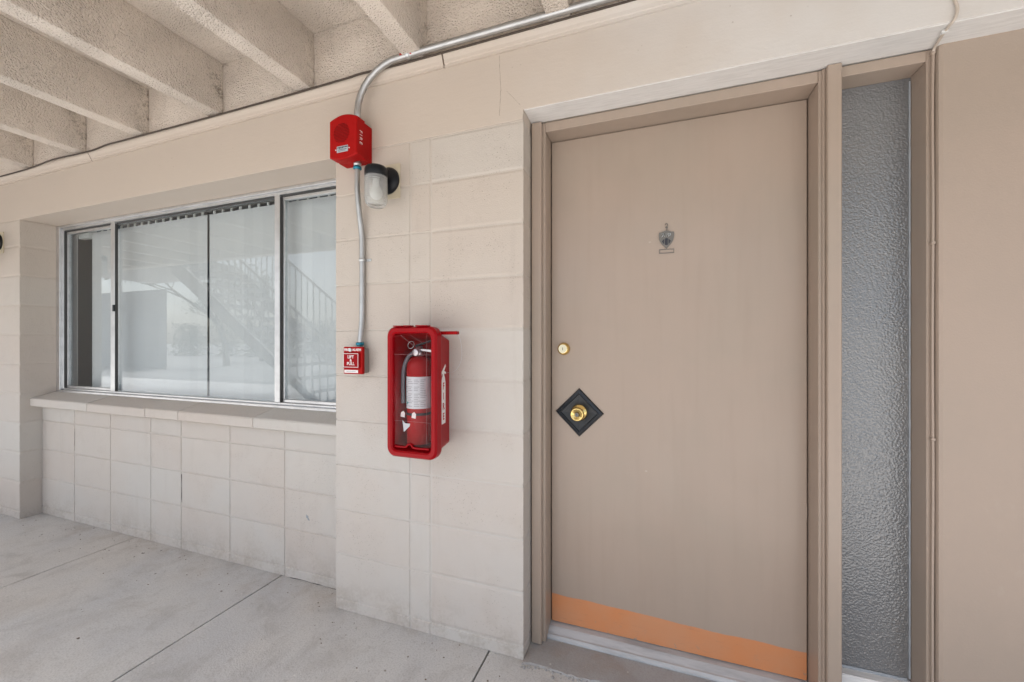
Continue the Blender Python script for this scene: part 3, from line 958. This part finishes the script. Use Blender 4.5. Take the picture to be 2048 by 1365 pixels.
for k in range(70):
    d = 0.118 * k / 69
    r = 0.0445
    if d > 0.095: r = 0.0445 - 0.012 * ((d - 0.095) / 0.023) ** 2.0
    if d < 0.092: r += 0.0012 * math.sin(d * 2 * math.pi / 0.0085)
    prof.append((r, -d))
prof += [(0.030, -0.1185), (0.028, -0.1165), (0.0, -0.1165)]
inner = [(0.0, -0.113)] + [(max(r - 0.004, 0.001), d) for r, d in prof[:67][::-1] if d > -0.112]
jar = mk('jar', lathe(prof + inner, (*jc, 1.8895), (0, 0, 1), 40, cap=False), 'jar_glass', lm, True)
mk('bulb', lathe([(0.0, -0.088), (0.014, -0.085), (0.024, -0.074), (0.026, -0.062), (0.020, -0.045), (0.013, -0.030), (0.013, 0.0)], (*jc, 1.8885), (0, 0, 1), 20), 'bulb_white', lm, True)
l2 = copy_tree(lm, (-3.29, 0, 0.012))
tag(l2, 'black wall lamp cut off by the left edge on the far pillar')

# ------------------------------------------------------------------ pull station
ps = empty('pull_station', (-1.22, 0.0, 1.079), 'small red fire alarm pull station at the end of the conduit', 'pull station')
mk('back_box', box(-1.272, -1.1825, -0.040, -0.0005, 1.081, 1.190, 0.003), 'box_grey', ps)
fc = mk('front_plate', box(-1.2735, -1.1725, -0.056, -0.0405, 1.079, 1.197, 0.004, 2), 'alarm_red', ps)
mk('handle', box(-1.2690, -1.1835, -0.0650, -0.0565, 1.104, 1.171, 0.003), 'cabinet_red', fc)
bm = bmesh.new()
for a in ((-1.266, -1.187, 1.1665, 1.1685), (-1.266, -1.187, 1.1085, 1.1105), (-1.266, -1.264, 1.1106, 1.1664), (-1.189, -1.187, 1.1106, 1.1664)):
    box(a[0], a[1], -0.0657, -0.0652, a[2], a[3], bm=bm)
mk('border', bm, 'white_print', fc)
bm = text('LIFT', 0.0185, (-1.2265, -0.0655, 1.153), (1, 0, 0), (0, 0, 1), bold=0.0004)
text('&', 0.016, (-1.2265, -0.0655, 1.1385), (1, 0, 0), (0, 0, 1), bm=bm, bold=0.0004)
text('PULL', 0.0185, (-1.2265, -0.0655, 1.124), (1, 0, 0), (0, 0, 1), bm=bm, bold=0.0004)
mk('lettering', bm, 'white_print', fc)
bm = text('FIRE', 0.0145, (-1.2565, -0.0563, 1.1835), (1, 0, 0), (0, 0, 1), bold=0.0004)
text('ALARM', 0.0145, (-1.2025, -0.0563, 1.1835), (1, 0, 0), (0, 0, 1), bm=bm, bold=0.0004)
mk('lettering', bm, 'white_print', fc)
mk('lock', lathe([(0.0085, 0), (0.0085, 0.004), (0.0065, 0.0045), (0.0035, 0.004)], (-1.236, -0.0562, 1.1835), (0, -1, 0), 18), 'galvanised', fc, True)
lb = mk('label_plate', box(-1.268, -1.195, -0.0570, -0.0562, 1.084, 1.0965), 'white_print', fc)
mk('print', box(-1.256, -1.207, -0.0574, -0.0571, 1.0895, 1.0912), 'print_grey', lb)

# ------------------------------------------------------------------ extinguisher cabinet
ec = empty('extinguisher_cabinet', (-0.865, 0.0, 0.777), 'red plastic wall cabinet with clear front holding a fire extinguisher', 'cabinet')
L = lambda x0, x1, z0, z1, r, y: rrect(x0, x1, z0, z1, r, y)
bm = loft([L(-0.948, -0.785, 0.804, 1.230, 0.012, -0.0008), L(-0.958, -0.766, 0.792, 1.262, 0.022, -0.117), L(-0.951, -0.773, 0.799, 1.255, 0.02, -0.117),
           L(-0.944, -0.791, 0.812, 1.224, 0.01, -0.012)])
bc = mk('body', bm, 'cabinet_red', ec)
bm = loft([L(-0.9715, -0.7535, 0.778, 1.2745, 0.034, -0.118), L(-0.973, -0.752, 0.7765, 1.276, 0.035, -0.126), L(-0.9725, -0.7525, 0.777, 1.2755, 0.035, -0.152),
           L(-0.966, -0.759, 0.7835, 1.269, 0.033, -0.1605), L(-0.953, -0.772, 0.7965, 1.256, 0.026, -0.1605), L(-0.9475, -0.7775, 0.802, 1.2505, 0.020, -0.155), L(-0.945, -0.780, 0.8045, 1.248, 0.018, -0.118)], False, False)
# close the ring between last and first loop
cover = mk('cover_frame', bm, 'cabinet_red', ec)
mk('cover_tab', box(-0.900, -0.868, -0.1575, -0.128, 1.2765, 1.281, 0.0015), 'cabinet_red', cover)
for x0, x1 in ((-0.945, -0.905), (-0.845, -0.795)):
    mk('cover_rib', box(x0, x1, -0.158, -0.128, 1.2762, 1.2805, 0.0015), 'cabinet_red', cover)
bm = tube(smooth_path([(-0.938, -0.150, 0.816), (-0.893, -0.150, 0.816), (-0.880, -0.152, 0.826), (-0.866, -0.152, 0.828), (-0.852, -0.151, 0.816), (-0.788, -0.150, 0.816)], 6), 0.004, 8)
mk('pull_lip', bm, 'cabinet_red', cover, True)
mk('clear_front', box(-0.9445, -0.7805, -0.1475, -0.1455, 0.8205, 1.2475), 'clear_acrylic', cover)
bm = bmesh.new()
for z in (1.170, 0.915):
    tube([(-0.943, -0.1485, z), (-0.782, -0.1485, z - 0.001)], 0.00035, 5, bm)
for x in (-0.800,):
    tube([(x, -0.1485, 0.83), (x, -0.1485, 1.245)], 0.00035, 5, bm)
tube([(-0.915, -0.1485, 1.244), (-0.86, -0.1485, 1.205)], 0.0004, 5, bm); tube([(-0.872, -0.1485, 1.244), (-0.82, -0.1485, 1.215)], 0.0004, 5, bm)
mk('score_lines', bm, 'score_pink', cover)
# breaker bar with its tether
hb = empty('breaker_bar', (-0.74, -0.09, 1.247), parent=ec)
mk('bar', box(-0.772, -0.697, -0.102, -0.082, 1.2455, 1.2585, 0.002), 'cabinet_red', hb)
bm = bmesh.new()
for k in range(7):
    x = -0.762 + k * 0.0095
    box(x, x + 0.005, -0.1035, -0.1022, 1.248, 1.256, 0.0005, 1, bm)
mk('grip_rib', bm, 'alarm_red', hb)
mk('tether', tube(smooth_path([(-0.698, -0.09, 1.246), (-0.692, -0.085, 1.225), (-0.691, -0.075, 1.19), (-0.700, -0.06, 1.15), (-0.722, -0.045, 1.118), (-0.752, -0.03, 1.098), (-0.786, -0.025, 1.094)], 8), 0.0010, 5), 'galvanised', hb)
# sticker on the side
side = lambda a, b, d: (-0.766 - 0.019 * ((a + 0.117) / 0.116) + d, a, b)
tz = lambda a, b, d: Vector(side(a, b, d))
st = [(-0.092, 0.898), (-0.048, 0.898), (-0.048, 1.060), (-0.055, 1.078), (-0.062, 1.086), (-0.062, 1.094), (-0.042, 1.090), (-0.041, 1.098), (-0.062, 1.104), (-0.044, 1.122), (-0.049, 1.130), (-0.074, 1.112),
      (-0.088, 1.102), (-0.101, 1.082), (-0.107, 1.050), (-0.108, 0.990), (-0.112, 0.940), (-0.106, 0.940), (-0.102, 0.990), (-0.101, 1.050), (-0.096, 1.078), (-0.086, 1.092), (-0.078, 1.095), (-0.078, 1.086), (-0.085, 1.078), (-0.092, 1.060)]
sk = mk('sticker', prism(st, side, 0.0006, 0.0013), 'white_print', bc)
bm = bmesh.new()
for i, ch in enumerate('FIRE'):
    text(ch, 0.036, tz(-0.070, 1.044 - i * 0.0395, 0.0016), (-0.16, 1, 0), (0, 0, 1), 0.0005, bm=bm, bold=0.0011)
mk('lettering', bm, 'red_print', sk)

# ------------------------------------------------------------------ fire extinguisher inside
ex = empty('fire_extinguisher', (-0.880, -0.072, 0.815), 'red fire extinguisher standing inside the wall cabinet', 'fire extinguisher')
ex_c = (-0.880, -0.072)
mk('cylinder', lathe([(0.046, 0.816), (0.050, 0.820), (0.050, 1.115), (0.047, 1.135), (0.036, 1.152), (0.020, 1.160), (0.016, 1.162)], (*ex_c, 0), (0, 0, 1), 40), 'extinguisher_red', ex, True)
bm = lathe([(0.0505, 0.958), (0.0505, 1.082)], (*ex_c, 0), (0, 0, 1), 48, cap=False)
bmesh.ops.delete(bm, geom=[f for f in bm.faces if f.calc_center_median().y > ex_c[1] - 0.002], context='FACES')
lb = mk('label', bm, 'paper', ex)
bm = bmesh.new()
for k in range(16):
    z = 0.967 + k * 0.0068
    for s0 in (-58, -24, 8, 36):
        if random.random() < 0.25: continue
        s1 = s0 + random.uniform(14, 26)
        for a in range(int(s0), int(s1), 6):
            p = [(ex_c[0] + 0.0508 * math.sin(R(q)), ex_c[1] - 0.0508 * math.cos(R(q))) for q in (a, a + 6)]
            hgt = 0.0022
            vs = [bm.verts.new((p[0][0], p[0][1], z)), bm.verts.new((p[1][0], p[1][1], z)), bm.verts.new((p[1][0], p[1][1], z + hgt)), bm.verts.new((p[0][0], p[0][1], z + hgt))]
            bm.faces.new(vs)
mk('print', bm, 'print_grey', lb)
bm = bmesh.new()
vs = []
for q, z in ((-38, 0.984), (-20, 0.984), (-29, 0.972)):
    vs.append(bm.verts.new((ex_c[0] + 0.0512 * math.sin(R(q)), ex_c[1] - 0.0512 * math.cos(R(q)), z)))
bm.faces.new(vs)
mk('seal', bm, 'print_teal', lb)
mk('strap', lathe([(0.0506, 0.931), (0.0515, 0.932), (0.0515, 0.940), (0.0506, 0.941)], (*ex_c, 0), (0, 0, 1), 40, cap=False), 'black_plastic', ex, True)
mk('valve', lathe([(0.015, 1.162), (0.018, 1.166), (0.018, 1.180), (0.013, 1.184), (0.013, 1.200), (0.0, 1.201)], (*ex_c, 0), (0, 0, 1), 20), 'galvanised', ex, True)
mk('lever', prism([(-0.012, 1.186), (0.055, 1.178), (0.075, 1.165), (0.078, 1.170), (0.057, 1.186), (-0.012, 1.192)], lambda a, b, d: (ex_c[0] + a, d, b), -0.080, -0.064), 'galvanised', ex)
mk('lever', prism([(-0.014, 1.198), (0.060, 1.222), (0.062, 1.227), (-0.014, 1.206)], lambda a, b, d: (ex_c[0] + a, d, b), -0.080, -0.064), 'black_plastic', ex)
mk('gauge', lathe([(0.014, 0), (0.014, 0.008), (0.012, 0.009)], (ex_c[0] - 0.004, -0.088, 1.176), (0, -1, 0), 20), 'galvanised', ex, True)
mk('pin_ring', tube([(ex_c[0] - 0.022 + 0.014 * math.cos(R(a)), -0.098 + 0.004 * math.sin(R(a)), 1.206 + 0.014 * math.sin(R(a))) for a in range(0, 361, 20)], 0.0012, 6), 'galvanised', ex, True)
mk('hose', tube(smooth_path([(-0.892, -0.085, 1.178), (-0.915, -0.095, 1.160), (-0.932, -0.100, 1.12), (-0.9375, -0.100, 1.06), (-0.9375, -0.100, 1.00), (-0.937, -0.100, 0.975)], 8), 0.0075, 12), 'hose_grey', ex, True)
# torn paper tags
tg = tag(mk('paper_tag', prism([(-0.925, 0.912), (-0.912, 0.900), (-0.890, 0.900), (-0.892, 0.890), (-0.918, 0.866)], XZ, -0.1225, -0.1220), 'paper'),
         'torn triangular paper tag low inside the red cabinet', 'paper tag')
for q, (x, z) in enumerate(((-0.922, 0.936), (-0.872, 0.934))):
    mk('strap_tab', prism([(x - 0.010, z - 0.010), (x + 0.008, z - 0.013), (x + 0.010, z + 0.004), (x + 0.002, z + 0.013), (x - 0.008, z + 0.006)], XZ, -0.1243, -0.1236), 'white_print', ex)

# ------------------------------------------------------------------ courtyard seen in the window glass
sr = empty('outdoor_stair', (-5.7, -2.85, -0.16), 'grey steel outdoor stair mirrored in the window glass', 'stair')
S0, S1 = Vector((-7.45, 0, 2.66)), Vector((-3.75, 0, -0.06))
for y in (-2.42, -3.5):
    d = (S1 - S0).normalized(); nrm = Vector((-d.z, 0, d.x)) * -1
    a, b = S0 + Vector((0, y, 0)), S1 + Vector((0, y, 0))
    vec = Vector((0, 0, 0.28))
    poly = [(a.x, a.z), (b.x, b.z), (b.x, b.z - 0.10), (a.x, a.z - 0.30)]
    mk('stringer', prism(poly, XZ, y, y - 0.05), 'far_stucco', sr)
    rl = [(a.x, y - 0.02, a.z + 0.95), (b.x, y - 0.02, b.z + 0.95)]
    mk('handrail', tube(rl, 0.022, 8), 'far_stucco', sr)
    for k in range(27):
        t = (k + 0.5) / 27
        p = a.lerp(b, t)
        mk('baluster', box(p.x - 0.008, p.x + 0.008, y - 0.03, y - 0.014, p.z, p.z + 0.94), 'far_stucco', sr)
for k in range(15):
    t = (k + 0.5) / 15
    p = S0.lerp(S1, t)
    mk('tread', box(p.x - 0.15, p.x + 0.13, -3.5, -2.47, p.z - 0.08, p.z - 0.03), 'far_stucco', sr)
mk('landing', box(-9.9, -7.46, -3.5, -2.22, 2.45, 2.66), 'far_stucco', sr)

nb_ = empty('neighbour_building', (-42, -19, -0.16), 'plain grey building mirrored at the side of the window glass', 'building')
foot = [(-24.3, -11.9), (-60, -11.9), (-60, -24.3), (-46.5, -24.3)]
mk('wall', loft([[(a, b, -0.16) for a, b in foot], [(a, b, 3.9) for a, b in foot]]), 'far_stucco', nb_)
mk('roof', loft([[(a, b, 3.91) for a, b in foot], [(a, b, 4.05) for a, b in foot]]), 'far_stucco', nb_)


def leaf_cloud(bm, c, rad, n, s):
    for k in range(n):
        p = Vector((random.gauss(0, 0.45) * rad[0], random.gauss(0, 0.45) * rad[1], random.uniform(-1, 1) * rad[2])) + Vector(c)
        u = Vector((random.uniform(-1, 1), random.uniform(-1, 1), random.uniform(-1, 1))).normalized()
        v = u.orthogonal().normalized()
        q = s * random.uniform(0.6, 1.4)
        bm.faces.new([bm.verts.new(p + u * q), bm.verts.new(p + v * q * 0.5), bm.verts.new(p - u * q), bm.verts.new(p - v * q * 0.5)])


bm = bmesh.new()
for k in range(26):
    leaf_cloud(bm, (-58 + k * 1.6 + random.uniform(-0.5, 0.5), -27 + random.uniform(-1.5, 1.5), 1.3), (2.0, 1.4, 1.7 + random.uniform(-0.2, 0.9)), 420, 0.15)
tag(mk('hedge', bm, 'leaf_green'), 'green hedge across the yard mirrored in the window glass', 'hedge', kind='stuff')


def tree(loc, h, seed, label):
    rr = random.Random(seed)
    t = empty('bare_tree', loc, label, 'tree')
    bmt = bmesh.new(); bml = bmesh.new()

    def grow(p, d, ln, r, lv):
        pts = [p]
        for i in range(4):
            d = (d + Vector((rr.uniform(-.18, .18), rr.uniform(-.18, .18), rr.uniform(-.05, .14)))).normalized()
            p = p + d * ln / 4
            pts.append(p)
        tube(pts, [r * (1 - 0.1 * i) for i in range(5)], 5 if lv < 2 else 3, bmt)
        if lv >= 4:
            leaf_cloud(bml, p, (0.4, 0.4, 0.3), 9, 0.09)
            return
        for i in range(3 if lv else 4):
            nd = (d + Vector((rr.uniform(-.9, .9), rr.uniform(-.9, .9), rr.uniform(-.2, .5)))).normalized()
            grow(pts[rr.choice((2, 3, 4))], nd, ln * rr.uniform(.6, .8), r * 0.55, lv + 1)
    grow(Vector(loc), Vector((0, 0, 1)), h * 0.34, h * 0.022, 0)
    mk('trunk', bmt, 'bark', t)
    mk('crown', bml, 'leaf_green', t)


tree((-23.5, -14.5, -0.16), 8.5, 3, 'tall bare branched tree mirrored in the middle of the window')
tree((-27.0, -19.5, -0.16), 9.0, 11, 'leafy tree behind the bare one mirrored in the window')
